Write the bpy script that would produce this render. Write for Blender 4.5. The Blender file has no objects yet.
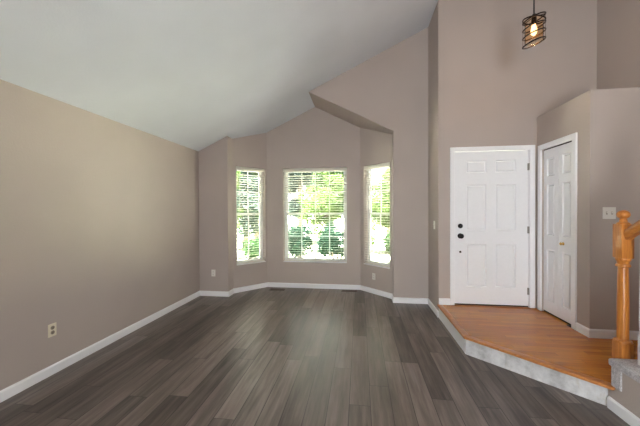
import bpy, bmesh, math, random
import numpy as np
from mathutils import Matrix, Vector

SC = bpy.context.scene
COL = SC.collection

# ------------------------------------------------------------------ camera
YAW, PITCH, ROLL, FPX, CAMZ = 0.1339, -0.0089, -0.0045, 293.425, 1.4558
cam = bpy.data.cameras.new('camera')
cam.sensor_width = 36.0
cam.lens = FPX * 36.0 / 640.0
cam.clip_start = 0.02
cam_o = bpy.data.objects.new('camera', cam)
COL.objects.link(cam_o)
cy, sy = math.cos(YAW), math.sin(YAW)
cp, sp = math.cos(PITCH), math.sin(PITCH)
cr, sr = math.cos(ROLL), math.sin(ROLL)
r0, f0, zz = Vector((cy, sy, 0)), Vector((-sy, cy, 0)), Vector((0, 0, 1))
dv = f0 * cp + zz * sp
uv = -f0 * sp + zz * cp
Xc = r0 * cr + uv * sr
Uc = -r0 * sr + uv * cr
mw = Matrix((Xc, Uc, -dv)).transposed().to_4x4()
mw.translation = (0, 0, CAMZ)
cam_o.matrix_world = mw
SC.camera = cam_o

# ------------------------------------------------------------------ sky, sun, added fill, exposure
SC.view_settings.view_transform = 'Standard'
SC.view_settings.look = 'None'
SC.view_settings.gamma = 1.0
SC.view_settings.use_curve_mapping = False
SC.view_settings.exposure = 1.17

w = bpy.data.worlds.new('sky')
SC.world = w
w.use_nodes = True
bgn = w.node_tree.nodes['Background']
bgn.inputs['Color'].default_value = (0.95, 0.98, 1.0, 1)
bgn.inputs['Strength'].default_value = 3.0

sun = bpy.data.lights.new('sun', 'SUN')
sun.energy = 170.0
sun.color = (0.98, 0.98, 1.0)
sun.angle = math.radians(0.6)
sun_o = bpy.data.objects.new('sun', sun)
COL.objects.link(sun_o)
sun_o.rotation_euler = Vector((0.15, 0.16, -1.0)).to_track_quat('-Z', 'Y').to_euler()

def area(name, loc, aim, sx, sy_, energy, color):
    l = bpy.data.lights.new(name, 'AREA')
    l.shape = 'RECTANGLE'
    l.size, l.size_y, l.energy, l.color = sx, sy_, energy, color
    o = bpy.data.objects.new(name, l)
    COL.objects.link(o)
    o.location = loc
    o.rotation_euler = Vector(aim).to_track_quat('-Z', 'Y').to_euler()
    return o
# added fill lamp, out of view, set in the rear wall opening
area('rear_fill', (0.2, -2.66, 1.12), (0.85, 1, 0.08), 1.1, 2.0, 76, (0.95, 0.98, 1.0))

# ------------------------------------------------------------------ materials
def srgb(r, g, b):
    f = lambda c: (c / 255 / 12.92) if c / 255 <= 0.04045 else ((c / 255 + 0.055) / 1.055) ** 2.4
    return (f(r), f(g), f(b), 1.0)

class NT:
    def __init__(self, name):
        self.m = bpy.data.materials.new(name)
        self.m.use_nodes = True
        self.t = self.m.node_tree
        self.b = self.t.nodes['Principled BSDF']
        self.out = self.t.nodes['Material Output']
    def n(self, kind, **kw):
        nd = self.t.nodes.new('ShaderNode' + kind)
        for k, v in kw.items():
            setattr(nd, k, v)
        return nd
    def l(self, a, b):
        self.t.links.new(a, b)
    def pos(self):
        return self.n('NewGeometry').outputs['Position']
    def math(self, op, a, b=None, c=None):
        nd = self.n('Math', operation=op)
        for i, v in enumerate((a, b, c)):
            if v is None:
                continue
            if isinstance(v, (int, float)):
                nd.inputs[i].default_value = v
            else:
                self.l(v, nd.inputs[i])
        return nd.outputs[0]
    def noise(self, vec, scale, detail=3, rough=0.55, dims='3D'):
        nd = self.n('TexNoise', noise_dimensions=dims)
        nd.inputs['Scale'].default_value = scale
        nd.inputs['Detail'].default_value = detail
        nd.inputs['Roughness'].default_value = rough
        if vec is not None:
            self.l(vec, nd.inputs['Vector'])
        return nd.outputs['Fac']
    def ramp(self, fac, stops):
        nd = self.n('ValToRGB')
        el = nd.color_ramp.elements
        while len(el) < len(stops):
            el.new(0.5)
        for e, (p, c) in zip(el, stops):
            e.position, e.color = p, c
        self.l(fac, nd.inputs['Fac'])
        return nd.outputs['Color']
    def mix(self, fac, a, b, blend='MIX'):
        nd = self.n('Mix', data_type='RGBA', blend_type=blend)
        for i, v in ((0, fac), (6, a), (7, b)):
            if isinstance(v, (int, float)):
                nd.inputs[i].default_value = v
            elif isinstance(v, tuple):
                nd.inputs[i].default_value = v
            else:
                self.l(v, nd.inputs[i])
        return nd.outputs[2]
    def bump(self, h, strength, dist):
        nd = self.n('Bump')
        nd.inputs['Strength'].default_value = strength
        nd.inputs['Distance'].default_value = dist
        self.l(h, nd.inputs['Height'])
        self.l(nd.outputs['Normal'], self.b.inputs['Normal'])
    def scaled(self, v, s):
        nd = self.n('VectorMath', operation='MULTIPLY')
        self.l(v, nd.inputs[0])
        nd.inputs[1].default_value = s
        return nd.outputs[0]

def plain(name, col, rough=0.5, metal=0.0, var=0.04, scale=30.0):
    N = NT(name)
    p = N.pos()
    f = N.noise(p, scale)
    lo = tuple(c * (1 - var) for c in col[:3]) + (1,)
    hi = tuple(min(1, c * (1 + var)) for c in col[:3]) + (1,)
    N.l(N.ramp(f, [(0.3, lo), (0.7, hi)]), N.b.inputs['Base Color'])
    N.b.inputs['Roughness'].default_value = rough
    N.b.inputs['Metallic'].default_value = metal
    return N.m

def paint_wall(name, col, rough, bump=0.25):
    N = NT(name)
    p = N.pos()
    big = N.noise(p, 1.3, 2)
    lo = tuple(c * 0.97 for c in col[:3]) + (1,)
    hi = tuple(c * 1.03 for c in col[:3]) + (1,)
    N.l(N.ramp(big, [(0.35, lo), (0.65, hi)]), N.b.inputs['Base Color'])
    N.b.inputs['Roughness'].default_value = rough
    N.bump(N.noise(p, 70, 2, 0.5), bump, 0.004)
    return N.m

WALL = srgb(182, 170, 162)
M = {}
M['wall'] = paint_wall('taupe_wall_paint', WALL, 0.62)
M['ceiling'] = paint_wall('white_ceiling_paint', srgb(224, 228, 234), 0.8, 0.3)
M['white'] = plain('white_trim_paint', srgb(242, 242, 244), 0.35, 0, 0.012)
M['doorwhite'] = plain('white_door_paint', srgb(242, 243, 245), 0.38, 0, 0.012)
M['vinyl'] = plain('white_window_vinyl', srgb(235, 236, 234), 0.35, 0, 0.01)
M['black'] = plain('black_hardware', srgb(26, 24, 23), 0.35, 0.5)
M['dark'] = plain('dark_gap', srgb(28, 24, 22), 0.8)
M['bronze'] = plain('dark_bronze_metal', srgb(44, 34, 30), 0.4, 0.7)
M['brass'] = plain('brass_metal', srgb(200, 160, 80), 0.3, 0.9)
M['nickel'] = plain('hinge_metal', srgb(150, 148, 142), 0.35, 0.8)
M['plate'] = plain('white_plastic', srgb(235, 233, 226), 0.35, 0, 0.01)
M['ivory'] = plain('ivory_plastic', srgb(226, 218, 196), 0.4, 0, 0.01)
M['recept'] = plain('grey_receptacle', srgb(150, 140, 122), 0.4, 0, 0.02)
M['register'] = plain('brown_register_metal', srgb(84, 62, 46), 0.45, 0.3)
M['cord'] = plain('black_cord', srgb(24, 22, 22), 0.6)

def plank_floor():
    N = NT('dark_wood_plank_floor')
    s = N.n('SeparateXYZ')
    N.l(N.pos(), s.inputs[0])
    x, y = s.outputs[0], s.outputs[1]
    W, L = 0.157, 1.22
    u = N.math('DIVIDE', N.math('ADD', x, 20.02), W)
    row = N.math('FLOOR', u)
    wn = N.n('TexWhiteNoise', noise_dimensions='1D')
    N.l(row, wn.inputs['W'])
    v = N.math('ADD', N.math('DIVIDE', N.math('ADD', y, 20), L), wn.outputs['Value'])
    cell = N.math('FLOOR', v)
    c2 = N.n('CombineXYZ')
    N.l(row, c2.inputs[0]); N.l(cell, c2.inputs[1])
    w2 = N.n('TexWhiteNoise', noise_dimensions='2D')
    N.l(c2.outputs[0], w2.inputs['Vector'])
    rnd = w2.outputs['Value']
    # grain, stretched along the plank and shifted per plank
    gv = N.n('CombineXYZ')
    N.l(N.math('MULTIPLY', x, 26), gv.inputs[0])
    N.l(N.math('MULTIPLY', y, 1.7), gv.inputs[1])
    N.l(N.math('MULTIPLY', rnd, 40), gv.inputs[2])
    g = N.noise(gv.outputs[0], 1.0, 6, 0.65)
    gv2 = N.n('CombineXYZ')
    N.l(N.math('MULTIPLY', x, 7), gv2.inputs[0])
    N.l(N.math('MULTIPLY', y, 1.1), gv2.inputs[1])
    N.l(N.math('MULTIPLY', rnd, 70), gv2.inputs[2])
    g2 = N.noise(gv2.outputs[0], 1.0, 3, 0.6)
    tone = N.math('ADD', N.math('MULTIPLY', rnd, 0.20), N.math('ADD', N.math('MULTIPLY', g, 0.60), N.math('MULTIPLY', g2, 0.42)))
    col = N.ramp(tone, [(0.36, srgb(46, 39, 36)), (0.50, srgb(84, 74, 68)), (0.64, srgb(112, 101, 94)), (0.84, srgb(148, 136, 128))])
    # seams
    fu = N.math('FRACT', u); fv = N.math('FRACT', v)
    eu = N.math('MINIMUM', fu, N.math('SUBTRACT', 1, fu))
    ev = N.math('MINIMUM', fv, N.math('SUBTRACT', 1, fv))
    su = N.math('LESS_THAN', eu, 0.017)
    sv = N.math('LESS_THAN', ev, 0.0018)
    seam = N.math('MAXIMUM', su, sv)
    N.l(N.mix(N.math('MULTIPLY', seam, 0.8), col, srgb(24, 20, 18)), N.b.inputs['Base Color'])
    N.l(N.math('ADD', 0.26, N.math('MULTIPLY', g, 0.14)), N.b.inputs['Roughness'])
    N.bump(N.math('SUBTRACT', N.math('MULTIPLY', g, 0.4), seam), 0.25, 0.002)
    return N.m
M['planks'] = plank_floor()

def oak(name, axis, dark, light, strip=None, rough=0.3, gs=60):
    """oak with grain along axis (0 x, 1 y, 2 z); strip = board width across"""
    N = NT(name)
    s = N.n('SeparateXYZ')
    N.l(N.pos(), s.inputs[0])
    o = [s.outputs[0], s.outputs[1], s.outputs[2]]
    along = o[axis]
    cross = o[1] if axis != 1 else o[0]
    third = o[2] if axis != 2 else o[0]
    gv = N.n('CombineXYZ')
    N.l(N.math('MULTIPLY', cross, gs), gv.inputs[0])
    N.l(N.math('MULTIPLY', along, gs / 14), gv.inputs[1])
    rnd = None
    if strip:
        u = N.math('DIVIDE', N.math('ADD', cross, 20), strip)
        row = N.math('FLOOR', u)
        wn = N.n('TexWhiteNoise', noise_dimensions='1D')
        N.l(row, wn.inputs['W'])
        v = N.math('ADD', N.math('DIVIDE', N.math('ADD', along, 20), 0.75), N.math('MULTIPLY', wn.outputs['Value'], 3))
        c2 = N.n('CombineXYZ')
        N.l(row, c2.inputs[0]); N.l(N.math('FLOOR', v), c2.inputs[1])
        w2 = N.n('TexWhiteNoise', noise_dimensions='2D')
        N.l(c2.outputs[0], w2.inputs['Vector'])
        rnd = w2.outputs['Value']
        N.l(N.math('MULTIPLY', rnd, 50), gv.inputs[2])
    else:
        N.l(N.math('MULTIPLY', third, gs), gv.inputs[2])
    g = N.noise(gv.outputs[0], 1.0, 4, 0.6)
    tone = g if rnd is None else N.math('ADD', N.math('MULTIPLY', g, 0.7), N.math('MULTIPLY', rnd, 0.28))
    col = N.ramp(tone, [(0.25, dark), (0.75, light)])
    if strip:
        fu = N.math('FRACT', u); fv = N.math('FRACT', v)
        eu = N.math('MINIMUM', fu, N.math('SUBTRACT', 1, fu))
        ev = N.math('MINIMUM', fv, N.math('SUBTRACT', 1, fv))
        seam = N.math('MAXIMUM', N.math('LESS_THAN', eu, 0.025), N.math('LESS_THAN', ev, 0.003))
        col = N.mix(N.math('MULTIPLY', seam, 0.45), col, srgb(84, 44, 18))
    N.l(col, N.b.inputs['Base Color'])
    N.b.inputs['Roughness'].default_value = rough
    N.bump(g, 0.12, 0.002)
    return N.m
M['oakfloor'] = oak('oak_strip_floor', 0, srgb(160, 88, 22), srgb(212, 138, 48), 0.057, 0.27)
M['oaknose'] = oak('oak_nosing', 0, srgb(160, 92, 42), srgb(206, 142, 80), None, 0.3)
M['oakpost'] = oak('oak_newel', 2, srgb(158, 88, 32), srgb(206, 136, 62), None, 0.28, 90)
M['oakrail'] = oak('oak_rail', 1, srgb(150, 82, 30), srgb(200, 130, 58), None, 0.28, 90)

def riser_mat():
    N = NT('bare_primed_riser')
    p = N.pos()
    a = N.noise(p, 9, 5, 0.65)
    b = N.noise(N.scaled(p, (6, 6, 2)), 4, 4)
    c = N.ramp(a, [(0.32, srgb(166, 165, 164)), (0.5, srgb(196, 196, 196)), (0.7, srgb(216, 216, 216))])
    st = N.ramp(b, [(0.60, (0, 0, 0, 1)), (0.72, (1, 1, 1, 1))])
    N.l(N.mix(N.math('MULTIPLY', st, 0.35), c, srgb(176, 164, 140)), N.b.inputs['Base Color'])
    N.b.inputs['Roughness'].default_value = 0.75
    return N.m
M['riser'] = riser_mat()

def carpet_mat():
    N = NT('grey_carpet')
    p = N.pos()
    a = N.noise(p, 160, 3, 0.8)
    b = N.noise(p, 40, 3, 0.7)
    f = N.math('ADD', N.math('MULTIPLY', a, 0.6), N.math('MULTIPLY', b, 0.4))
    N.l(N.ramp(f, [(0.36, srgb(150, 146, 147)), (0.5, srgb(196, 192, 193)), (0.64, srgb(226, 223, 224))]), N.b.inputs['Base Color'])
    N.b.inputs['Roughness'].default_value = 0.95
    N.bump(a, 0.8, 0.01)
    return N.m
M['carpet'] = carpet_mat()

def slat_mat():
    N = NT('white_blind_slat')
    N.b.inputs['Base Color'].default_value = srgb(236, 234, 226)
    N.b.inputs['Roughness'].default_value = 0.45
    f = N.noise(N.pos(), 20, 2)
    N.l(N.ramp(f, [(0.3, srgb(232, 230, 222)), (0.7, srgb(240, 238, 230))]), N.b.inputs['Base Color'])
    tr = N.n('BsdfTranslucent')
    tr.inputs['Color'].default_value = srgb(235, 232, 220)
    mx = N.n('MixShader')
    mx.inputs[0].default_value = 0.35
    N.l(N.b.outputs[0], mx.inputs[1]); N.l(tr.outputs[0], mx.inputs[2])
    N.l(mx.outputs[0], N.out.inputs['Surface'])
    return N.m
M['slat'] = slat_mat()

def glass_mat(name, tint, ior=1.45):
    N = NT(name)
    t = N.n('BsdfTransparent'); t.inputs['Color'].default_value = tint
    g = N.n('BsdfGlossy'); g.inputs['Roughness'].default_value = 0.02
    fr = N.n('Fresnel'); fr.inputs['IOR'].default_value = ior
    mx = N.n('MixShader')
    N.l(fr.outputs[0], mx.inputs[0])
    N.l(t.outputs[0], mx.inputs[1]); N.l(g.outputs[0], mx.inputs[2])
    N.l(mx.outputs[0], N.out.inputs['Surface'])
    return N.m
M['glass'] = glass_mat('window_glass', (0.96, 0.98, 0.97, 1))
M['amber'] = glass_mat('amber_glass', (1.0, 0.85, 0.66, 1), 1.08)

def emit(name, col, s):
    N = NT(name)
    e = N.n('Emission')
    e.inputs['Color'].default_value = col
    e.inputs['Strength'].default_value = s
    N.l(e.outputs[0], N.out.inputs['Surface'])
    return N.m
M['bulb'] = emit('warm_bulb', (1.0, 0.66, 0.30, 1), 2.2)

def leaf_mat(name, lo, hi):
    N = NT(name)
    f = N.noise(N.pos(), 6, 4, 0.7)
    c = N.ramp(f, [(0.3, lo), (0.7, hi)])
    N.l(c, N.b.inputs['Base Color'])
    N.b.inputs['Roughness'].default_value = 0.9
    N.b.inputs['Specular IOR Level'].default_value = 0.1
    tr = N.n('BsdfTranslucent')
    N.l(c, tr.inputs['Color'])
    mx = N.n('MixShader'); mx.inputs[0].default_value = 0.4
    N.l(N.b.outputs[0], mx.inputs[1]); N.l(tr.outputs[0], mx.inputs[2])
    N.l(mx.outputs[0], N.out.inputs['Surface'])
    return N.m
M['leaf_yellow'] = leaf_mat('yellow_green_leaves', srgb(49, 70, 27), srgb(76, 94, 45))
M['leaf_green'] = leaf_mat('green_leaves', srgb(27, 45, 23), srgb(47, 67, 36))
M['leaf_blue'] = leaf_mat('pale_blue_green_leaves', srgb(41, 56, 49), srgb(63, 77, 68))
M['leaf_dark'] = leaf_mat('deep_green_leaves', srgb(7, 29, 18), srgb(22, 45, 29))
M['bark'] = plain('tree_bark', srgb(104, 90, 78), 0.9, 0, 0.25, 12)
M['ground'] = plain('pale_dry_lawn', srgb(140, 140, 112), 0.95, 0, 0.10, 1.2)
M['bounce_slab'] = plain('pale_bounce_slab', srgb(232, 229, 222), 0.9, 0, 0.05, 3)

# ------------------------------------------------------------------ helpers
def link(name, bm, mat, parent=None, smooth=False):
    me = bpy.data.meshes.new(name)
    bmesh.ops.recalc_face_normals(bm, faces=bm.faces)
    bm.to_mesh(me)
    bm.free()
    if smooth:
        me.polygons.foreach_set('use_smooth', [True] * len(me.polygons))
    me.materials.append(M[mat])
    o = bpy.data.objects.new(name, me)
    COL.objects.link(o)
    if parent is not None:
        o.parent = parent
    return o

def smooth_by_angle(o, deg=35):
    me = o.data
    me.polygons.foreach_set('use_smooth', [True] * len(me.polygons))
    bm = bmesh.new(); bm.from_mesh(me)
    for e in bm.edges:
        if len(e.link_faces) == 2 and e.calc_face_angle(0) > math.radians(deg):
            e.smooth = False
    bm.to_mesh(me); bm.free()
    return o

def empty(name, loc=(0, 0, 0), rz=0.0):
    o = bpy.data.objects.new(name, None)
    o.empty_display_size = 0.1
    COL.objects.link(o)
    o.location = loc
    o.rotation_euler = (0, 0, rz)
    return o

def tag(o, label, cat, group=None, kind=None):
    o['label'] = label
    o['category'] = cat
    if group: o['group'] = group
    if kind: o['kind'] = kind
    return o

def struct(o, label, cat):
    return tag(o, label, cat, kind='structure')

def add_box(bm, x0, x1, y0, y1, z0, z1, bevel=0.0, seg=2):
    r = bmesh.ops.create_cube(bm, size=1.0)
    vs = r['verts']
    for v in vs:
        v.co = Vector((x0 if v.co.x < 0 else x1, y0 if v.co.y < 0 else y1, z0 if v.co.z < 0 else z1))
    if bevel:
        es = list({e for v in vs for e in v.link_edges})
        bmesh.ops.bevel(bm, geom=es, offset=bevel, segments=seg, profile=0.5, affect='EDGES')
    return bm

def box(x0, x1, y0, y1, z0, z1, bevel=0.0):
    return add_box(bmesh.new(), x0, x1, y0, y1, z0, z1, bevel)

def add_lathe(bm, prof, center=(0, 0, 0), seg=24, axis='Z'):
    rings = []
    for r, h in prof:
        ring = []
        for k in range(seg):
            a = 2 * math.pi * k / seg
            p = (r * math.cos(a), r * math.sin(a), h)
            if axis == 'Y': p = (p[0], p[2], p[1])
            if axis == 'X': p = (p[2], p[0], p[1])
            ring.append(bm.verts.new(Vector(p) + Vector(center)))
        rings.append(ring)
    for a, b in zip(rings, rings[1:]):
        for k in range(seg):
            bm.faces.new((a[k], a[(k + 1) % seg], b[(k + 1) % seg], b[k]))
    bm.faces.new(rings[0]); bm.faces.new(rings[-1])
    return bm

def lathe(prof, center=(0, 0, 0), seg=24, axis='Z'):
    return add_lathe(bmesh.new(), prof, center, seg, axis)

def add_tube(bm, pts, r, seg=8, closed=False):
    pts = [Vector(p) for p in pts]
    n = len(pts)
    rings = []
    for i, p in enumerate(pts):
        a = pts[(i - 1) % n] if (closed or i > 0) else p
        b = pts[(i + 1) % n] if (closed or i < n - 1) else p
        t = (b - a).normalized()
        up = Vector((0, 0, 1)) if abs(t.z) < 0.95 else Vector((1, 0, 0))
        s = t.cross(up).normalized()
        q = s.cross(t).normalized()
        rr = r[i] if isinstance(r, (list, tuple)) else r
        rings.append([bm.verts.new(p + (s * math.cos(2 * math.pi * k / seg) + q * math.sin(2 * math.pi * k / seg)) * rr) for k in range(seg)])
    prs = list(zip(rings, rings[1:])) + ([(rings[-1], rings[0])] if closed else [])
    for a, b in prs:
        for k in range(seg):
            bm.faces.new((a[k], a[(k + 1) % seg], b[(k + 1) % seg], b[k]))
    if not closed:
        bm.faces.new(rings[0]); bm.faces.new(rings[-1])
    return bm

def add_prism(bm, poly, d):
    """poly: list of 3D points (planar); extruded by vector d"""
    d = Vector(d)
    a = [bm.verts.new(Vector(p)) for p in poly]
    b = [bm.verts.new(Vector(p) + d) for p in poly]
    bm.faces.new(a); bm.faces.new(b)
    n = len(a)
    for i in range(n):
        bm.faces.new((a[i], a[(i + 1) % n], b[(i + 1) % n], b[i]))
    return bm

def prism(poly, d):
    return add_prism(bmesh.new(), poly, d)

def wall_grid_closed(*args):
    a, b, sbr, zbr, top, thick, holes = args
    a, b = Vector((a[0], a[1], 0)), Vector((b[0], b[1], 0))
    t = (b - a).normalized()
    out = Vector((-t.y, t.x, 0))
    bm = bmesh.new()
    F, B = {}, {}
    nz = len(zbr) + 1
    for i, s in enumerate(sbr):
        for j in range(nz):
            z = top(s) if j == nz - 1 else zbr[j]
            p = a + t * s
            F[i, j] = bm.verts.new((p.x, p.y, z))
            q = p + out * thick
            B[i, j] = bm.verts.new((q.x, q.y, z))
    solid = lambda i, j: 0 <= i < len(sbr) - 1 and 0 <= j < nz - 1 and (i, j) not in holes
    for i in range(len(sbr) - 1):
        for j in range(nz - 1):
            if not solid(i, j):
                continue
            c = [(i, j), (i + 1, j), (i + 1, j + 1), (i, j + 1)]
            bm.faces.new([F[k] for k in c]); bm.faces.new([B[k] for k in reversed(c)])
            for (k, l), nb in (((c[0], c[1]), (i, j - 1)), ((c[1], c[2]), (i + 1, j)), ((c[2], c[3]), (i, j + 1)), ((c[3], c[0]), (i - 1, j))):
                if not solid(*nb):
                    bm.faces.new((F[k], F[l], B[l], B[k]))
    return bm

# ------------------------------------------------------------------ room dimensions
XL, XR, YB, Y1 = -2.732, 1.055, 4.718, 4.130
HP = 0.18
XS, XRR, YRET = -2.2115, 0.530, 4.915
XCL, XCR, YC = -1.7513, 0.0128, 5.416
ZL, SL = 2.475, 0.473
XAP = -0.815
XCLO, YCLO, ZCLO = 2.266, 3.243, 2.636
XW = 2.958
YREAR = -2.8
zc = lambda x: ZL + SL * (x - XL)
ZAP = zc(XAP)
SR = (ZAP - 2.694) / (XRR - XAP)
zbay = lambda x: zc(x) if x <= XAP else ZAP - SR * (x - XAP)
T = 0.16

# ------------------------------------------------------------------ structure
o = link('floor', box(XL - T, XW + T, YREAR - T, 5.60, -0.12, 0.0), 'planks')
struct(o, 'dark grey-brown wood plank floor running toward the bay window', 'floor')

bm = bmesh.new()
yr, yf1, yf2 = YREAR - T, YB + 0.19, 5.62
poly = [(XL - T, yr), (XW + T, yr), (XW + T, yf1), (XAP, yf1), (XAP, yf2), (XL - T, yf2)]
o = link('ceiling', prism([(x, y, zc(x)) for x, y in poly], (0, 0, 0.2)), 'ceiling')
struct(o, 'white vaulted ceiling sloping up from the left wall', 'ceiling')
poly = [(XAP, YB + 0.19), (0.80, YB + 0.19), (0.80, yf2), (XAP, yf2)]
o = link('ceiling_bay', prism([(x, y, zbay(x)) for x, y in poly], (0, 0, 0.15)), 'wall')
struct(o, 'taupe sloped soffit over the right half of the bay', 'ceiling')

o = link('wall_left', box(XL - T, XL, YREAR - T, YB + 0.19, 0, ZL + 0.02), 'wall')
struct(o, 'long plain taupe wall on the left under the low ceiling edge', 'wall')
o = link('wall_back_left', prism([(XL, YB, 0), (XS, YB, 0), (XS, YB, zc(XS) + .01), (XL, YB, ZL + .01)], (0, YRET - YB, 0)), 'wall')
struct(o, 'narrow taupe wall stub left of the bay opening', 'wall')
o = link('wall_back_right', prism([(XAP, YB, ZAP), (XRR, YB, zbay(XRR)), (XRR, YB, 0), (XR, YB, 0), (XR, YB, zc(XR) + .01), (XAP, YB, ZAP + .01)], (0, YRET - YB, 0)), 'wall')
struct(o, 'taupe wall and sloped header right of the bay opening', 'wall')

WZ0, WZ1 = 0.482, 2.252
def bay_wall(name, a, b, s0, s1, label, extra=()):
    a2, b2 = Vector(a), Vector(b)
    Ln = (b2 - a2).length
    t = (b2 - a2).normalized()
    sb = sorted([0, s0, s1, Ln] + list(extra))
    i0 = [i for i, s in enumerate(sb) if s0 - 1e-6 <= s < s1 - 1e-6]
    top = lambda s: zbay(a2.x + t.x * s) + 0.02
    bm = wall_grid_closed(a, b, sb, [0, WZ0, WZ1], top, T, {(i, 1) for i in i0})
    o = link(name, bm, 'wall')
    struct(o, label, 'wall')
    return a2, t
aL, tL = bay_wall('wall_bay_left', (XS, YRET), (XCL, YC), 0.065, 0.645, 'taupe angled bay wall around the left narrow window')
aC, tC = bay_wall('wall_bay_center', (XCL, YC), (XCR, YC), 0.318, 1.520, 'taupe gabled bay wall around the wide middle window', extra=(XAP - XCL,))
aR, tR = bay_wall('wall_bay_right', (XCR, YC), (XRR, YRET), 0.085, 0.672, 'taupe angled bay wall around the right narrow window')

o = link('wall_entry_return', box(XR, XR + T, Y1, YB + 0.19, 0, zc(XR) + .02), 'wall')
struct(o, 'narrow cream-lit wall return between bay wall and front door wall', 'wall')
DX0, DX1, DZ1 = 1.2614, 2.1763, 2.226      # slab of the front door
J = 0.018
top = lambda s: zc(XR + T + s) + .02
bm = wall_grid_closed((XR + T, Y1), (XW, Y1), [0, DX0 - J - XR - T, DX1 + J - XR - T, XW - XR - T], [0, HP, DZ1 + J], top, T, {(1, 1)})
o = link('wall_entry', bm, 'wall')
struct(o, 'tall taupe wall around the white front door', 'wall')
# closet block
BY0, BY1, BZ1 = 3.470, 4.020, 2.200
bm = wall_grid_closed((XCLO, Y1), (XCLO, YCLO), [0, Y1 - BY1, Y1 - BY0, Y1 - YCLO], [HP, BZ1], lambda s: ZCLO, 0.11, {(1, 0)})
o = link('wall_closet_side', bm, 'wall')
struct(o, 'taupe closet wall around the white bifold door', 'wall')
o = link('wall_closet_front', box(XCLO + 0.11, XW, YCLO, YCLO + 0.11, HP, ZCLO), 'wall')
struct(o, 'taupe closet end wall with the double light switch', 'wall')
o = link('ceiling_closet', box(XCLO + 0.11, XW, YCLO + 0.11, Y1, ZCLO - 0.1, ZCLO), 'wall')
struct(o, 'flat taupe plant ledge on top of the closet', 'ledge')
o = link('wall_right', box(XW, XW + T, YREAR - T, Y1 + T, 0, zc(XW) + .02), 'wall')
struct(o, 'tall taupe wall at far right above the closet', 'wall')
# rear wall (behind the camera) in pieces round an unseen opening added for fill light
bm = bmesh.new()
D0, D1 = -0.4, 0.8
add_prism(bm, [(XL, YREAR, 0), (D0, YREAR, 0), (D0, YREAR, zc(D0) + .02), (XL, YREAR, ZL + .02)], (0, -T, 0))
add_prism(bm, [(D1, YREAR, 0), (XW, YREAR, 0), (XW, YREAR, zc(XW) + .02), (D1, YREAR, zc(D1) + .02)], (0, -T, 0))
add_prism(bm, [(D0, YREAR, 2.2), (D1, YREAR, 2.2), (D1, YREAR, zc(D1) + .02), (D0, YREAR, zc(D0) + .02)], (0, -T, 0))
o = link('wall_rear', bm, 'wall')
struct(o, 'taupe wall behind the viewer with an opening added for fill light', 'wall')

# entry platform
SX, SY0 = 1.812, 2.355                     # face of the stair wall, first stair riser
NOSE = 0.022
PL = [(XR, Y1), (XR, 3.115), (SX, 3.115 - (SX - XR) * 1.005), (SX, SY0), (XW, SY0), (XW, Y1)]
o = link('floor_entry', prism([(x, y, HP - 0.02) for x, y in PL], (0, 0, 0.02)), 'oakfloor')
struct(o, 'raised honey oak strip floor of the entry landing', 'floor')
root = o
d1 = (Vector((SX, 3.115 - (SX - XR) * 1.005)) - Vector((XR, 3.115))).normalized()
n1 = Vector((d1.y, -d1.x)); n1 = n1 if n1.y < 0 else -n1
A, B = Vector((XR, 3.115)), Vector((SX, 3.115 - (SX - XR) * 1.005))
# mitred corner offset
def nosing_poly(off, inn):
    # outer line of the left edge x = XR - off; outer diagonal offset by n1*off
    k = ((XR - off) - (A + n1 * off).x) / d1.x
    c_out = (A + n1 * off) + d1 * k
    k = ((XR + inn) - (A - n1 * inn).x) / d1.x
    c_in = (A - n1 * inn) + d1 * k
    return c_out, c_in
co, ci = nosing_poly(NOSE, 0.05)
def nosing(name, poly2):
    bm = prism([(x, y, HP - 0.024) for x, y in poly2], (0, 0, 0.0255))
    es = [e for e in bm.edges if abs(e.verts[0].co.z - e.verts[1].co.z) < 1e-6]
    bmesh.ops.bevel(bm, geom=es, offset=0.009, segments=3, profile=0.5, affect='EDGES')
    return link(name, bm, 'oaknose', root)
nosing('nosing', [(XR - NOSE, Y1 - 0.001), tuple(co), tuple(ci), (XR + 0.05, Y1 - 0.001)])
Bo = B + n1 * NOSE - d1 * 0.004; Bi = B - n1 * 0.05 - d1 * 0.004
nosing('nosing', [tuple(co), tuple(Bo), tuple(Bi), tuple(ci)])
# risers
o = link('riser_board', prism([(XR, Y1 - .001, 0), (XR, 3.115, 0), (XR + .012, 3.115 - .005, 0), (XR + .012, Y1 - .001, 0)], (0, 0, HP - 0.022)), 'white', root)
o['label'] = 'smooth white riser board'
B2 = Vector((SX, 2.415))
d2 = (B2 - A).normalized(); n2 = Vector((d2.y, -d2.x)); n2 = n2 if n2.y < 0 else -n2
mid = A + d2 * 0.36
for p, q in ((A, mid - d2 * 0.0014), (mid + d2 * 0.0014, B2)):
    p2, q2 = p - n2 * 0.012, q - n2 * 0.012
    o = link('riser_board', prism([(p.x, p.y, 0), (q.x, q.y, 0), (q2.x, q2.y, 0), (p2.x, p2.y, 0)], (0, 0, HP - 0.022)), 'riser', root)
    o['label'] = 'bare grey stained riser board'
link('base_fill', prism([(x, y, 0.0) for x, y in [(XR + .012, Y1), (XR + .012, 3.118), (A - n2 * .014).to_tuple(), (B2 - n2 * .014).to_tuple(), (XW, 2.44), (XW, Y1)]], (0, 0, HP - .021)), 'dark', root)

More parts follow.
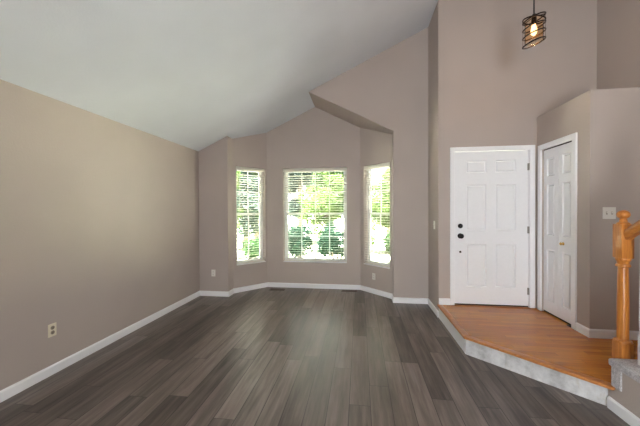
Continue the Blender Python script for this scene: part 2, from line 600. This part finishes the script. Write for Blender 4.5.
# stair wall and carpeted stairs
NST, RISE, RUN = 5, 0.198, 0.30
bm = bmesh.new()
pts = [(SX, 2.44, 0.0), (SX, 2.44, HP - 0.026), (SX, SY0, HP - 0.026), (SX, SY0, HP + RISE - 0.053)]
for k in range(NST):
    y0 = SY0 - RUN * (k + 1)
    pts.append((SX, y0, HP + RISE * (k + 1) - 0.053))
    if k < NST - 1:
        pts.append((SX, y0, HP + RISE * (k + 2) - 0.053))
pts.append((SX, SY0 - RUN * NST, 0.0))
o = link('wall_stair', prism(pts, (0.10, 0, 0)), 'wall')
struct(o, 'low taupe stringer wall under the carpeted stairs', 'wall')
stairs = empty('staircase', (SX, SY0, HP))
tag(stairs, 'grey carpeted stairs rising from the oak landing beside the newel post', 'stairs')
def rel(o, root):
    o.matrix_parent_inverse = Matrix.Translation(-Vector(root.location))
    return o
for k in range(NST):
    y1 = SY0 - RUN * k; y0 = y1 - RUN
    z1 = HP + RISE * (k + 1)
    bm = bmesh.new()
    add_box(bm, SX - 0.028, XW - .002, y0 + 0.001, y1 + 0.030, z1 - 0.052, z1, 0.014, 3)
    t = rel(link('tread', bm, 'carpet', stairs, True), stairs)
    zb = HP + 0.002 if k == 0 else z1 - RISE + 0.001
    bm = box(SX - 0.006, XW - .002, y1, y1 + 0.018, zb - (0.0 if k else 0), z1 - 0.048, 0.004)
    if k == 0:   # the riser carpet folds round the wall end
        add_box(bm, SX - 0.014, SX - 0.001, y1 - 0.060, y1 + 0.018, zb, z1 - 0.048, 0.004)
    rel(link('riser', bm, 'carpet', stairs), stairs)

# ------------------------------------------------------------------ baseboards
BH, BT = 0.085, 0.014
def baseboards(path, names, z0, labels):
    P = [Vector(p) for p in path]
    nrm = []
    for a, b in zip(P, P[1:]):
        t = (b - a).normalized()
        nrm.append(Vector((t.y, -t.x)))          # right-hand side = room
    offs = []
    for i in range(len(P)):
        if i == 0: offs.append(nrm[0] * BT)
        elif i == len(P) - 1: offs.append(nrm[-1] * BT)
        else:
            m = (nrm[i - 1] + nrm[i])
            m = m / m.dot(nrm[i]) if abs(m.dot(nrm[i])) > 1e-6 else nrm[i]
            offs.append(m * BT)
    prof = [(0, 0), (1, 0), (1, BH - 0.012), (0.45, BH), (0, BH)]
    for i, nm in enumerate(names):
        bm = bmesh.new()
        ra = [bm.verts.new((P[i].x + offs[i].x * u, P[i].y + offs[i].y * u, z0 + h)) for u, h in prof]
        rb = [bm.verts.new((P[i + 1].x + offs[i + 1].x * u, P[i + 1].y + offs[i + 1].y * u, z0 + h)) for u, h in prof]
        n = len(prof)
        for k in range(n):
            bm.faces.new((ra[k], ra[(k + 1) % n], rb[(k + 1) % n], rb[k]))
        bm.faces.new(ra); bm.faces.new(rb)
        o = link(nm, bm, 'white')
        struct(o, labels[i], 'baseboard')
baseboards([(XL, YREAR), (XL, YB), (XS, YB), (XS, YRET), (XCL, YC), (XCR, YC), (XRR, YRET), (XRR, YB), (XR, YB), (XR, Y1 + 0.001)],
           ['baseboard_left', 'baseboard_back_left', 'baseboard_jamb_left', 'baseboard_bay_left', 'baseboard_bay_center', 'baseboard_bay_right',
            'baseboard_jamb_right', 'baseboard_back_right', 'baseboard_entry_return'], 0.0,
           ['white baseboard along the long left wall', 'white baseboard under the wall stub left of the bay', 'short white baseboard inside the left edge of the bay opening',
            'white baseboard under the left angled bay window', 'white baseboard under the wide middle window', 'white baseboard under the right angled bay window',
            'short white baseboard inside the right edge of the bay opening', 'white baseboard on the wall right of the bay', 'white baseboard on the return leading to the oak landing'])
baseboards([(XR + .002, Y1), (1.2015, Y1)], ['baseboard_entry'], HP, ['short white baseboard left of the front door'])
baseboards([(XCLO, 3.413), (XCLO, YCLO), (XW, YCLO)], ['baseboard_closet_side', 'baseboard_closet_front'], HP,
           ['short white baseboard right of the bifold door', 'white baseboard under the double light switch'])
baseboards([(SX, 2.405), (SX, SY0 - RUN * NST)], ['baseboard_stair'], 0.0, ['white baseboard under the carpeted stairs'])

# ------------------------------------------------------------------ casings
def casing(name, pts, depth, label):
    """pts: rectangles (x0,x1,z0,z1) in a frame given by depth() -> builds boxes"""
    bm = bmesh.new()
    for r in pts:
        depth(bm, r)
    o = link(name, bm, 'white')
    struct(o, label, 'door casing')
    return o
CT = 0.018
def mk_front(bm, r): add_box(bm, r[0], r[1], Y1 - CT, Y1 + 0.002, r[2], r[3], 0.004)
casing('trim_1', [(1.2015, DX0 - 0.006, HP, 2.286), (DX1 + 0.006, 2.2422, HP, 2.286), (DX0 - 0.0065, DX1 + 0.0065, DZ1 + 0.006, 2.286)], mk_front, 'white casing around the front door')
bm = bmesh.new()      # jamb lining
add_box(bm, DX0 - J, DX0 - .003, Y1 + .001, Y1 + T, HP, DZ1 + J); add_box(bm, DX1 + .003, DX1 + J, Y1 + .001, Y1 + T, HP, DZ1 + J)
add_box(bm, DX0 - .003, DX1 + .003, Y1 + .001, Y1 + T, DZ1 + .005, DZ1 + J)
struct(link('trim_2', bm, 'white'), 'white jamb lining of the front door', 'door jamb')
def mk_side(bm, r): add_box(bm, XCLO - CT, XCLO + 0.002, r[0], r[1], r[2], r[3], 0.004)
casing('trim_3', [(BY1 - .004, BY1 + 0.058, HP, 2.262), (3.413, BY0 + 0.004, HP, 2.262), (BY0 + 0.0035, BY1 - 0.0035, BZ1 - 0.004, 2.262)], mk_side, 'white casing around the bifold closet door')

# ------------------------------------------------------------------ panel doors
def panel_leaf(wd, h, th, cols, rows):
    """leaf in the local x-z plane, front at y=0 facing -y, with raised panels"""
    xs = sorted({0.0, wd} | {v for c in cols for v in c})
    zs = sorted({0.0, h} | {v for r in rows for v in r})
    bm = bmesh.new()
    V = {(i, j): bm.verts.new((x, 0, z)) for i, x in enumerate(xs) for j, z in enumerate(zs)}
    pan = []
    for i in range(len(xs) - 1):
        for j in range(len(zs) - 1):
            f = bm.faces.new((V[i, j], V[i + 1, j], V[i + 1, j + 1], V[i, j + 1]))
            if any(abs(xs[i] - c[0]) < 1e-6 for c in cols) and any(abs(zs[j] - r[0]) < 1e-6 for r in rows):
                pan.append(f)
    for f in bm.faces: f.normal_update()
    bmesh.ops.inset_individual(bm, faces=pan, thickness=0.012, depth=-0.016)
    bmesh.ops.inset_individual(bm, faces=pan, thickness=0.008, depth=0.0)
    bmesh.ops.inset_individual(bm, faces=pan, thickness=0.018, depth=0.012)
    # back and sides
    edge = [e for e in bm.edges if len(e.link_faces) == 1]
    r = bmesh.ops.extrude_edge_only(bm, edges=edge)
    nv = [v for v in r['geom'] if isinstance(v, bmesh.types.BMVert)]
    for v in nv: v.co.y += th
    ne = [e for e in r['geom'] if isinstance(e, bmesh.types.BMEdge) and e.verts[0] in nv and e.verts[1] in nv]
    bmesh.ops.contextual_create(bm, geom=ne)
    return bm
DW, DH = DX1 - DX0, 2.03
rows = [(.115 * DH, .395 * DH), (.485 * DH, .785 * DH), (.862 * DH, .942 * DH)]
door = link('door_1', panel_leaf(DW, DH, 0.044, [(.165 * DW, .44 * DW), (.56 * DW, .835 * DW)], rows), 'doorwhite')
door.location = (DX0, Y1 + 0.012, HP + 0.016)
struct(door, 'closed white six-panel front door on the oak landing', 'door')
def knob(name, parent, x, z, rr, proj, mat, label):
    bm = lathe([(rr * 1.05, 0.0), (rr * 1.05, -0.006), (rr * 0.42, -0.010), (rr * 0.38, -proj * 0.5), (rr * 0.8, -proj * 0.62), (rr, -proj * 0.8), (rr * 0.85, -proj * 0.95), (rr * 0.3, -proj)], (x, 0.001, z), 20, 'Y')
    o = link(name, bm, mat, parent, True)
    o['label'] = label
    return o
kz = lambda z: z - HP - 0.016
knob('door_knob', door, 0.074, kz(1.106), 0.033, 0.062, 'black', 'round black door knob')
bm = lathe([(0.031, 0.0), (0.031, -0.012), (0.026, -0.020), (0.010, -0.022)], (0.074, 0.001, kz(1.239)), 20, 'Y')
db = link('deadbolt', bm, 'black', door, True); db['label'] = 'round black deadbolt'
link('thumb_turn', box(0.069, 0.079, -0.036, -0.020, kz(1.239) - 0.014, kz(1.239) + 0.014, 0.002), 'black', db)
link('bolt_cover', lathe([(0.014, 0.0), (0.014, -0.006), (0.009, -0.009)], (0.074, 0.001, kz(0.892)), 16, 'Y'), 'black', door, True)['label'] = 'small black round cover below the knob'
for z in (0.39, 1.19, 2.01):
    bm = bmesh.new()
    add_lathe(bm, [(0.007, kz(z) - 0.045), (0.007, kz(z) + 0.045)], (DW + 0.003, -0.006, 0), 12)
    add_box(bm, DW - 0.014, DW + 0.001, -0.002, 0.001, kz(z) - 0.045, kz(z) + 0.045)
    link('hinge', bm, 'nickel', door, False)
link('door_sweep', box(0.002, DW - 0.002, -0.004, 0.04, -0.0125, 0.003), 'dark', door)
o = link('trim_4', box(DX0, DX1, Y1 - 0.014, Y1 + 0.05, HP, HP + 0.003, 0.001), 'oaknose')
struct(o, 'oak threshold strip under the front door', 'threshold')

# bifold door: two leaves in a plane facing -x
LW = (BY1 - BY0 - 0.012) / 2
BHH = BZ1 - 0.012 - (HP + 0.02)
brow = [(.07 * BHH, .385 * BHH), (.475 * BHH, .785 * BHH), (.835 * BHH, .945 * BHH)]
bif = empty('door_2', (XCLO + 0.02, BY1 - 0.003, HP + 0.02), -math.pi / 2)
struct(bif, 'white bifold closet door with two panelled leaves and brass knob', 'door')
leaves = []
for k in range(2):
    l = link('door_leaf', panel_leaf(LW, BHH, 0.03, [(.24 * LW, .76 * LW)], brow), 'doorwhite', bif)
    l.location = (k * (LW + 0.004) + 0.001, 0, 0)
    leaves.append(l)
knob('knob', leaves[1], 0.085, 1.065 - HP - 0.02, 0.017, 0.035, 'brass', 'small round brass knob')
bm = bmesh.new()
add_box(bm, LW * 2 - 0.075, LW * 2 + 0.004, -0.03, 0.02, -0.0195, -0.0155)
add_box(bm, LW * 2 - 0.030, LW * 2 - 0.006, -0.028, -0.004, -0.0155, 0.002)
o = link('pivot_bracket', bm, 'black', bif); o['label'] = 'black floor pivot bracket'
link('bottom_shade_strip', box(0.002, 2 * LW + 0.002, 0.003, 0.028, -0.0165, -0.0005), 'dark', bif)  # dark strip stands in for the shadow line under the leaves
link('top_track', box(0.002, 2 * LW + 0.004, 0.002, 0.03, BHH + 0.001, BHH + 0.0115), 'dark', bif)
struct(link('wall_closet_shade', box(XCLO + 0.118, XCLO + 0.122, BY0 - .02, BY1 + .02, HP, BZ1 + .02), 'dark'), 'dark sheet standing in for the shade behind the bifold door', 'wall')  # thin dark-coloured sheet in place of the unlit closet interior

# ------------------------------------------------------------------ windows and blinds
def local_mat(a2, t, s0):
    p = a2 + t * s0
    out = Vector((-t.y, t.x))
    return Matrix(((t.x, out.x, 0, p.x), (t.y, out.y, 0, p.y), (0, 0, 1, WZ0), (0, 0, 0, 1)))
WH = WZ1 - WZ0
def make_window(name, mtx, wd, ncol, label, blabel):
    # x along the wall, y outward, z up, origin = lower left corner of the opening on the room face
    f0_, f1_ = 0.105, 0.15
    bm = bmesh.new()
    fw = 0.035
    add_box(bm, 0, fw, f0_, f1_, 0, WH); add_box(bm, wd - fw, wd, f0_, f1_, 0, WH)
    add_box(bm, fw, wd - fw, f0_, f1_, 0, fw); add_box(bm, fw, wd - fw, f0_, f1_, WH - fw, WH)
    win = link(name, bm, 'vinyl')
    win.matrix_world = mtx
    struct(win, label, 'window')
    o = link('sill_board', box(0.001, wd - 0.001, -0.006, f0_, 0, 0.014, 0.003), 'white', win)
    zm = WH * 0.515
    for z0, z1, d in ((fw, zm + 0.015, 0.0), (zm - 0.015, WH - fw, 0.018)):
        bm = bmesh.new()
        sw = 0.03
        y0, y1 = f0_ + 0.004 + d, f0_ + 0.021 + d
        x0, x1 = fw, wd - fw
        add_box(bm, x0, x0 + sw, y0, y1, z0, z1); add_box(bm, x1 - sw, x1, y0, y1, z0, z1)
        add_box(bm, x0 + sw, x1 - sw, y0, y1, z0, z0 + sw); add_box(bm, x0 + sw, x1 - sw, y0, y1, z1 - sw, z1)
        for k in range(1, ncol):
            xm = x0 + sw + (x1 - x0 - 2 * sw) * k / ncol
            add_box(bm, xm - 0.009, xm + 0.009, y0 + .003, y0 + .010, z0 + sw, z1 - sw)
        zq = (z0 + z1) / 2
        add_box(bm, x0 + sw, x1 - sw, y0 + .0035, y0 + .0095, zq - 0.009, zq + 0.009)
        s = link('sash', bm, 'vinyl', win)
        link('pane', box(x0 + sw, x1 - sw, y0 + .011, y0 + .014, z0 + sw, z1 - sw), 'glass', s)
    # blind
    bl = empty('window_blind')
    bl.matrix_world = mtx
    tag(bl, blabel, 'blind', 'horizontal blinds in the bay windows')
    g = 0.006
    yc = 0.048
    link('headrail', box(g, wd - g, yc - 0.028, yc + 0.028, WH - 0.052, WH - 0.004, 0.003), 'slat', bl)
    link('valance', box(g - .002, wd - g + .002, yc - 0.036, yc - 0.029, WH - 0.068, WH - 0.004, 0.002), 'slat', bl)
    bm = bmesh.new()
    sp_ = 0.0435
    n = int((WH - 0.068 - 0.055) / sp_)
    for k in range(n):
        z = 0.062 + k * sp_
        a = math.radians(-6 + 1.5 * math.sin(k * 1.7))
        c, s_ = math.cos(a) * 0.025, math.sin(a) * 0.025
        pts_ = [(yc - c, z - s_), (yc, z + 0.0022), (yc + c, z + s_), (yc + c, z + s_ - 0.0028), (yc, z - 0.0008), (yc - c, z - s_ - 0.0028)]
        add_prism(bm, [(g + .002, y, zz_) for y, zz_ in pts_], (wd - 2 * g - .004, 0, 0))
    link('slat_panel', bm, 'slat', bl)
    link('bottom_rail', box(g, wd - g, yc - 0.026, yc + 0.026, 0.018, 0.036, 0.004), 'slat', bl)
    for fx in ((0.12, 0.88) if ncol < 3 else (0.09, 0.5, 0.91)):
        bm = bmesh.new()
        for dy in (-0.027, 0.027):
            add_tube(bm, [(wd * fx, yc + dy, 0.03), (wd * fx, yc + dy, WH - 0.06)], 0.0012, 6)
        link('ladder_cord', bm, 'slat', bl)
    link('tilt_wand', add_tube(bmesh.new(), [(0.07, yc - 0.040, WH - 0.075), (0.072, yc - 0.042, WH - 0.8)], 0.004, 8), 'plate', bl)
    return win
make_window('window_1', local_mat(aC, tC, 0.318), 1.202, 4, 'wide white-framed gridded window in the middle of the bay', 'wide white horizontal blind in the middle bay window')
make_window('window_2', local_mat(aL, tL, 0.065), 0.580, 2, 'narrow white-framed gridded window on the left angled bay wall', 'narrow white horizontal blind in the left angled window')
make_window('window_3', local_mat(aR, tR, 0.085), 0.587, 2, 'narrow white-framed gridded window on the right angled bay wall', 'narrow white horizontal blind in the right angled window')

# ------------------------------------------------------------------ newel, rail, baluster
NX, NY, NZ = 1.9205, 2.4330, HP
rail = empty('stair_railing', (NX, NY, NZ))
tag(rail, 'honey oak newel post with ball top and handrail beside the grey carpeted step', 'railing')
def newel():
    hw = 0.0415
    bm = bmesh.new()
    add_box(bm, -hw, hw, -hw, hw, 0.0, 0.305, 0.004)
    add_lathe(bm, [(0.050, 0.298), (0.052, 0.304), (0.050, 0.312), (0.040, 0.316), (0.034, 0.322), (0.0335, 0.380), (0.0340, 0.580), (0.0320, 0.730), (0.0295, 0.835), (0.029, 0.848),
                   (0.041, 0.853), (0.043, 0.861), (0.041, 0.869), (0.034, 0.874), (0.036, 0.892), (0.043, 0.902), (0.045, 0.910), (0.043, 0.917)], seg=28)
    add_box(bm, -hw, hw, -hw, hw, 0.915, 1.165, 0.006)
    add_lathe(bm, [(0.040, 1.164), (0.036, 1.175), (0.024, 1.182), (0.020, 1.205)], seg=24)
    return bm
nw = smooth_by_angle(link('newel_post', newel(), 'oakpost', rail))
bm = bmesh.new()
bmesh.ops.create_uvsphere(bm, u_segments=28, v_segments=16, radius=0.039)
for v in bm.verts: v.co.z = v.co.z * 0.84 + 1.2345
link('ball_finial', bm, 'oakpost', nw, True)
# handrail: profile swept up toward the camera
RSL = 0.68
ang = math.atan(RSL)
def handrail():
    bm = bmesh.new()
    pr = [(-0.020, -0.034), (0.020, -0.034), (0.022, -0.018), (0.031, -0.006), (0.031, 0.012), (0.024, 0.026), (0.010, 0.033), (-0.010, 0.033), (-0.024, 0.026), (-0.031, 0.012), (-0.031, -0.006), (-0.022, -0.018)]
    k = RSL
    y0, y1 = -0.0415, -1.25
    z0 = 1.095
    r = []
    for y in (y0, y1):
        r.append([bm.verts.new((x, y, z0 + (y0 - y) * k + h / math.cos(ang))) for x, h in pr])
    n = len(pr)
    for i in range(n):
        bm.faces.new((r[0][i], r[0][(i + 1) % n], r[1][(i + 1) % n], r[1][i]))
    bm.faces.new(r[0]); bm.faces.new(r[1])
    return bm
smooth_by_angle(link('handrail', handrail(), 'oakrail', rail), 40)
for k in range(9):
    y = 2.284 - NY - k * 0.13
    st = max(0, int(math.floor((SY0 - (y + NY)) / RUN)))
    zb = RISE * (st + 1)
    zt = 1.095 + (-0.0425 - y) * RSL - 0.034 / math.cos(ang) + 0.008
    bm = bmesh.new()
    add_box(bm, -0.015, 0.015, y - 0.015, y + 0.015, zb, zb + 0.20, 0.002)
    add_lathe(bm, [(0.016, zb + 0.198), (0.018, zb + 0.21), (0.013, zb + 0.225), (0.0165, zb + 0.30), (0.012, zt - 0.03), (0.011, zt)], (0, y, 0), 14)
    b = link('baluster', bm, 'white', rail)
    b['label'] = 'white painted baluster'

# ------------------------------------------------------------------ pendant lamp
PX, PY = 1.621, 3.0
PZ0, PZ1 = 2.965, 3.285
pend = empty('pendant_light', (PX, PY, zc(PX)))
tag(pend, 'dark bronze spiral-cage pendant lamp with glowing bulb hanging above the landing', 'lamp')
def rp(o): return rel(o, pend)
rp(link('cord', add_tube(bmesh.new(), [(PX, PY, PZ1 - 0.05), (PX, PY, zc(PX))], 0.006, 8), 'cord', pend))
rp(link('canopy', lathe([(0.065, zc(PX) - 0.004), (0.06, zc(PX) - 0.02), (0.03, zc(PX) - 0.03)], (PX, PY, 0), 24), 'bronze', pend, True))
rp(link('socket', lathe([(0.010, PZ1 + 0.0), (0.020, PZ1 - 0.02), (0.022, PZ1 - 0.085), (0.018, PZ1 - 0.095)], (PX, PY, 0), 20), 'bronze', pend, True))
rp(link('bulb', lathe([(0.012, PZ1 - 0.094), (0.016, PZ1 - 0.11), (0.023, PZ1 - 0.14), (0.026, PZ1 - 0.165), (0.021, PZ1 - 0.19), (0.009, PZ1 - 0.203)], (PX, PY, 0), 20), 'bulb', pend, True))
bm = bmesh.new()
R_ = 0.086
def ring(z, a, ph, n=48):
    return [(PX + R_ * math.cos(q), PY + R_ * math.sin(q), z + a * math.cos(q - ph)) for q in [2 * math.pi * i / n for i in range(n)]]
rings = [(PZ1 - 0.050, 0.026, 0.1), (PZ1 - 0.062, 0.020, 2.4), (PZ1 - 0.122, 0.025, 0.1), (PZ1 - 0.195, 0.025, 0.05), (PZ1 - 0.272, 0.027, 0.1)]
for z, a, ph in rings:
    add_tube(bm, ring(z, a, ph), 0.0064, 8, closed=True)
for q in (0.9, 2.6, 4.4, 5.9):      # thin wires tying the hoops together, spokes to the socket
    add_tube(bm, [(PX + R_ * math.cos(q), PY + R_ * math.sin(q), PZ1 - 0.052 + 0.026 * math.cos(q - .1)), (PX + R_ * math.cos(q), PY + R_ * math.sin(q), PZ1 - 0.272 + 0.026 * math.cos(q - .1))], 0.0012, 6)
for q in (0.9, 2.6, 4.4, 5.9):
    add_tube(bm, [(PX + R_ * math.cos(q), PY + R_ * math.sin(q), PZ1 - 0.052 + 0.026 * math.cos(q - .1)), (PX, PY, PZ1 - 0.03)], 0.004, 6)
rp(link('cage', bm, 'bronze', pend, True))
bm = bmesh.new()
n = 32
ra = [bm.verts.new((PX + 0.072 * math.cos(2 * math.pi * i / n), PY + 0.072 * math.sin(2 * math.pi * i / n), PZ1 - 0.262)) for i in range(n)]
rb = [bm.verts.new((v.co.x, v.co.y, PZ1 - 0.07)) for v in ra]
for i in range(n): bm.faces.new((ra[i], ra[(i + 1) % n], rb[(i + 1) % n], rb[i]))
rp(link('glass_shade', bm, 'amber', pend, True))
pl = bpy.data.lights.new('pendant_glow', 'POINT')
pl.energy = 2.5; pl.color = (1.0, 0.72, 0.42); pl.shadow_soft_size = 0.03
plo = bpy.data.objects.new('pendant_glow', pl); COL.objects.link(plo)
plo.location = (PX, PY, PZ1 - 0.215)

# ------------------------------------------------------------------ wall plates and floor registers
def wall_frame(p, t):
    """matrix: x along t, y = out of the wall into the room is -y, z up"""
    out = Vector((-t[1], t[0]))
    return Matrix(((t[0], out.x, 0, p[0]), (t[1], out.y, 0, p[1]), (0, 0, 1, p[2]), (0, 0, 0, 1)))
def outlet(p, t, label, mat, rmat):
    r = link('wall_outlet', box(-0.036, 0.036, -0.006, 0.0, -0.058, 0.058, 0.003), mat)
    r.matrix_world = wall_frame(p, t)
    tag(r, label, 'outlet', 'duplex outlets low on the walls')
    for z in (-0.021, 0.021):
        bm = lathe([(0.017, 0.0), (0.017, -0.0085), (0.015, -0.0095)], (0, -0.0005, z), 20, 'Y')
        q = link('receptacle', bm, rmat, r)
        bm = bmesh.new()
        add_box(bm, -0.008, -0.005, -0.0108, -0.0095, z - 0.003, z + 0.007)
        add_box(bm, 0.005, 0.008, -0.0108, -0.0095, z - 0.003, z + 0.006)
        add_box(bm, -0.003, 0.003, -0.0108, -0.0095, z - 0.012, z - 0.007)
        link('slot', bm, 'dark', q)
    return r
outlet((XL, 2.273, 0.396), (0, 1), 'ivory duplex outlet low on the long left wall', 'ivory', 'recept')
outlet((-2.477, YB, 0.394), (1, 0), 'small white outlet on the wall stub left of the bay', 'plate', 'plate')
pr_ = aR + tR * 0.325
outlet((pr_.x, pr_.y, 0.300), tuple(tR), 'small white outlet below the right angled window', 'plate', 'plate')
def switch(p, t, n, label):
    wd = 0.036 if n == 1 else 0.058
    r = link('light_switch', box(-wd, wd, -0.006, 0.0, -0.058, 0.058, 0.003), 'plate')
    r.matrix_world = wall_frame(p, t)
    tag(r, label, 'switch')
    for k in range(n):
        x = (k - (n - 1) / 2) * 0.046
        link('toggle', box(x - 0.005, x + 0.005, -0.017, -0.0055, -0.004, 0.012, 0.002), 'plate', r)
        link('switch_slot', box(x - 0.007, x + 0.007, -0.0066, -0.0055, -0.014, 0.014), 'recept', r)
    return r
switch((2.434, YCLO, 1.417), (1, 0), 2, 'white double light switch on the closet wall above the newel post')
switch((XR, 4.347, 1.241), (0, -1), 1, 'white single light switch on the narrow return left of the front door')

def register(x, y, label):
    r = empty('floor_register', (x, y, 0))
    tag(r, label, 'vent', 'brown metal floor registers')
    bm = bmesh.new()
    a, b = 0.140, 0.055
    add_box(bm, -a, a, -b, -b + 0.014, 0, 0.005, 0.001); add_box(bm, -a, a, b - 0.014, b, 0, 0.005, 0.001)
    add_box(bm, -a, -a + 0.014, -b + .014, b - .014, 0, 0.005, 0.001); add_box(bm, a - 0.014, a, -b + .014, b - .014, 0, 0.005, 0.001)
    link('frame', bm, 'register', r)
    bm = bmesh.new()
    for k in range(18):
        xx = -a + 0.02 + k * (2 * a - 0.04) / 17
        add_box(bm, xx - 0.003, xx + 0.003, -b + .014, b - .014, 0.001, 0.004)
    link('grille', bm, 'register', r)
    link('duct_opening', box(-a + .014, a - .014, -b + .014, b - .014, 0.0002, 0.0009), 'dark', r)
register(-1.50, 5.235, 'brown floor register below the left edge of the middle window')
register(-0.185, 5.300, 'brown floor register below the right edge of the middle window')

# ------------------------------------------------------------------ outdoors
GZ = -0.35
o = link('ground', box(-45, 40, 5.75, 70, GZ - 0.2, GZ), 'ground')
struct(o, 'pale sunlit lawn outside the bay windows', 'ground')
o = link('ground_bounce', box(-9, 7, 5.8, 8.9, GZ, GZ + 0.03), 'bounce_slab')  # unseen pale slab, added to throw sunlight up through the windows
struct(o, 'pale slab added outside the bay to bounce sunlight in', 'reflector')

rng = np.random.default_rng(7)
def foliage(blobs, n, size):
    """n bent leaves scattered in ellipsoid blobs (cx, cy, cz, rx, ry, rz)"""
    vol = np.array([b[3] * b[4] * b[5] for b in blobs]) ** (2 / 3)
    cnt = np.maximum(1, (n * vol / vol.sum()).astype(int))
    P = []
    for b, c in zip(blobs, cnt):
        d = rng.normal(size=(c, 3)); d /= np.linalg.norm(d, axis=1)[:, None]
        rad = rng.uniform(0.45, 1.0, (c, 1)) ** 0.5
        P.append(np.array(b[:3]) + d * rad * np.array(b[3:]))
    P = np.concatenate(P); m = len(P)
    t = rng.normal(size=(m, 3)); t[:, 2] *= 0.6; t /= np.linalg.norm(t, axis=1)[:, None]
    u = np.cross(t, rng.normal(size=(m, 3))); u /= np.linalg.norm(u, axis=1)[:, None]
    nn = np.cross(t, u)
    s = size * rng.uniform(0.6, 1.3, (m, 1))
    a = P - t * s; c_ = P + t * s
    b1 = P + u * s * 0.45 + nn * s * 0.15; b2 = P - u * s * 0.45 + nn * s * 0.15
    V = np.stack([a, b1, c_, b2], 1).reshape(-1, 3)
    i = np.arange(m)[:, None] * 4
    F = np.concatenate([np.concatenate([i, i + 1, i + 2], 1), np.concatenate([i, i + 2, i + 3], 1)])
    return V, F
def leafmesh(name, blobs, n, size, mat, parent):
    V, F = foliage(blobs, n, size)
    me = bpy.data.meshes.new(name)
    me.from_pydata(V.tolist(), [], F.tolist())
    me.materials.append(M[mat])
    o = bpy.data.objects.new(name, me); COL.objects.link(o); o.parent = parent
    return o
def tree(x, y, h, r, mat, label, n=5000, size=0.12, low=0.25, name='tree'):
    root = empty(name, (x, y, GZ))
    tag(root, label, 'tree', 'trees outside the bay windows')
    k = 14
    blobs = []
    for i in range(k):
        f = rng.uniform(low, 1.0)
        w_ = r * (0.45 + 0.55 * math.sin(math.pi * min(1, max(0.05, (f - low) / (1.02 - low)) ** 0.8)))
        a = rng.uniform(0, 2 * math.pi); q = rng.uniform(0.1, 0.75) * w_
        s = r * rng.uniform(0.32, 0.5)
        blobs.append((q * math.cos(a), q * math.sin(a), f * h, s, s, s * 0.8))
    leafmesh('crown', blobs, n, size, mat, root)
    pts = [(0, 0, 0), (0.05 * r, 0.02, h * 0.3), (-0.03 * r, 0.03, h * 0.6), (0, 0, h * 0.9)]
    bm = add_tube(bmesh.new(), pts, [0.045 * h ** 0.5 * 1.6, 0.12, 0.08, 0.03], 8)
    for b in blobs[:7]:
        add_tube(bm, [(0, 0, max(0.2 * h, b[2] * 0.6)), (b[0] * 0.5, b[1] * 0.5, b[2] * 0.8), b[:3]], [0.05, 0.035, 0.015], 6)
    link('trunk', bm, 'bark', root)
    return root
def shrub(x, y, h, rx, ry, mat, label, n=3000, size=0.06):
    root = empty('shrub', (x, y, GZ))
    tag(root, label, 'shrub', 'shrubs outside the bay windows')
    blobs = [(rng.uniform(-.6, .6) * rx, rng.uniform(-.5, .5) * ry, h * rng.uniform(0.3, 0.72), rx * 0.5, ry * 0.6, h * 0.32) for _ in range(9)]
    leafmesh('leaves', blobs, n, size, mat, root)
    bm = bmesh.new()
    for b in blobs[:6]:
        add_tube(bm, [(b[0] * 0.15, b[1] * 0.15, 0), (b[0] * 0.6, b[1] * 0.6, b[2] * 0.6), b[:3]], [0.025, 0.015, 0.006], 6)
    link('stems', bm, 'bark', root)
    return root
shrub(-2.08, 10.2, 1.35, 0.64, 0.5, 'leaf_dark', 'deep green shrub low outside the middle window', 4200, 0.055)
shrub(-0.86, 10.2, 1.40, 0.56, 0.5, 'leaf_dark', 'deep green shrub outside the right part of the middle window', 3800, 0.055)
shrub(0.14, 9.9, 1.6, 0.42, 0.4, 'leaf_yellow', 'yellow-green shrub at the lower right corner of the middle window', 2200, 0.05)
shrub(1.22, 10.2, 1.2, 0.6, 0.5, 'leaf_green', 'green shrub low outside the right angled window', 2600, 0.055)
shrub(-4.0, 10.3, 0.8, 0.5, 0.5, 'leaf_green', 'green shrub low outside the left angled window', 2400, 0.055)
tree(-1.5, 13.0, 4.0, 1.35, 'leaf_yellow', 'yellow-green tree behind the shrubs in the right part of the middle window', 5200, 0.09)
tree(1.2, 12.3, 5.2, 1.4, 'leaf_yellow', 'yellow-green tree filling the right angled window', 6500, 0.085)
tree(-3.2, 15.5, 6.2, 1.7, 'leaf_blue', 'pale blue-green tree at the upper left of the middle window', 6500, 0.12)
tree(-2.0, 21.0, 7.0, 2.3, 'leaf_green', 'green tree far behind in the middle window', 6000, 0.15)
tree(-5.1, 12.6, 4.2, 1.2, 'leaf_blue', 'pale grey-green tree in the upper left angled window', 5200, 0.09)
tree(-6.0, 16.5, 5.8, 1.9, 'leaf_green', 'green tree far behind in the left angled window', 6000, 0.13)
tree(-4.7, 10.4, 3.4, 0.5, 'leaf_yellow', 'slim yellow-green sapling at the left edge of the left angled window', 1500, 0.06)
tree(2.2, 17.0, 6.5, 2.1, 'leaf_green', 'green tree behind the yellow-green tree right of the bay', 6000, 0.14)
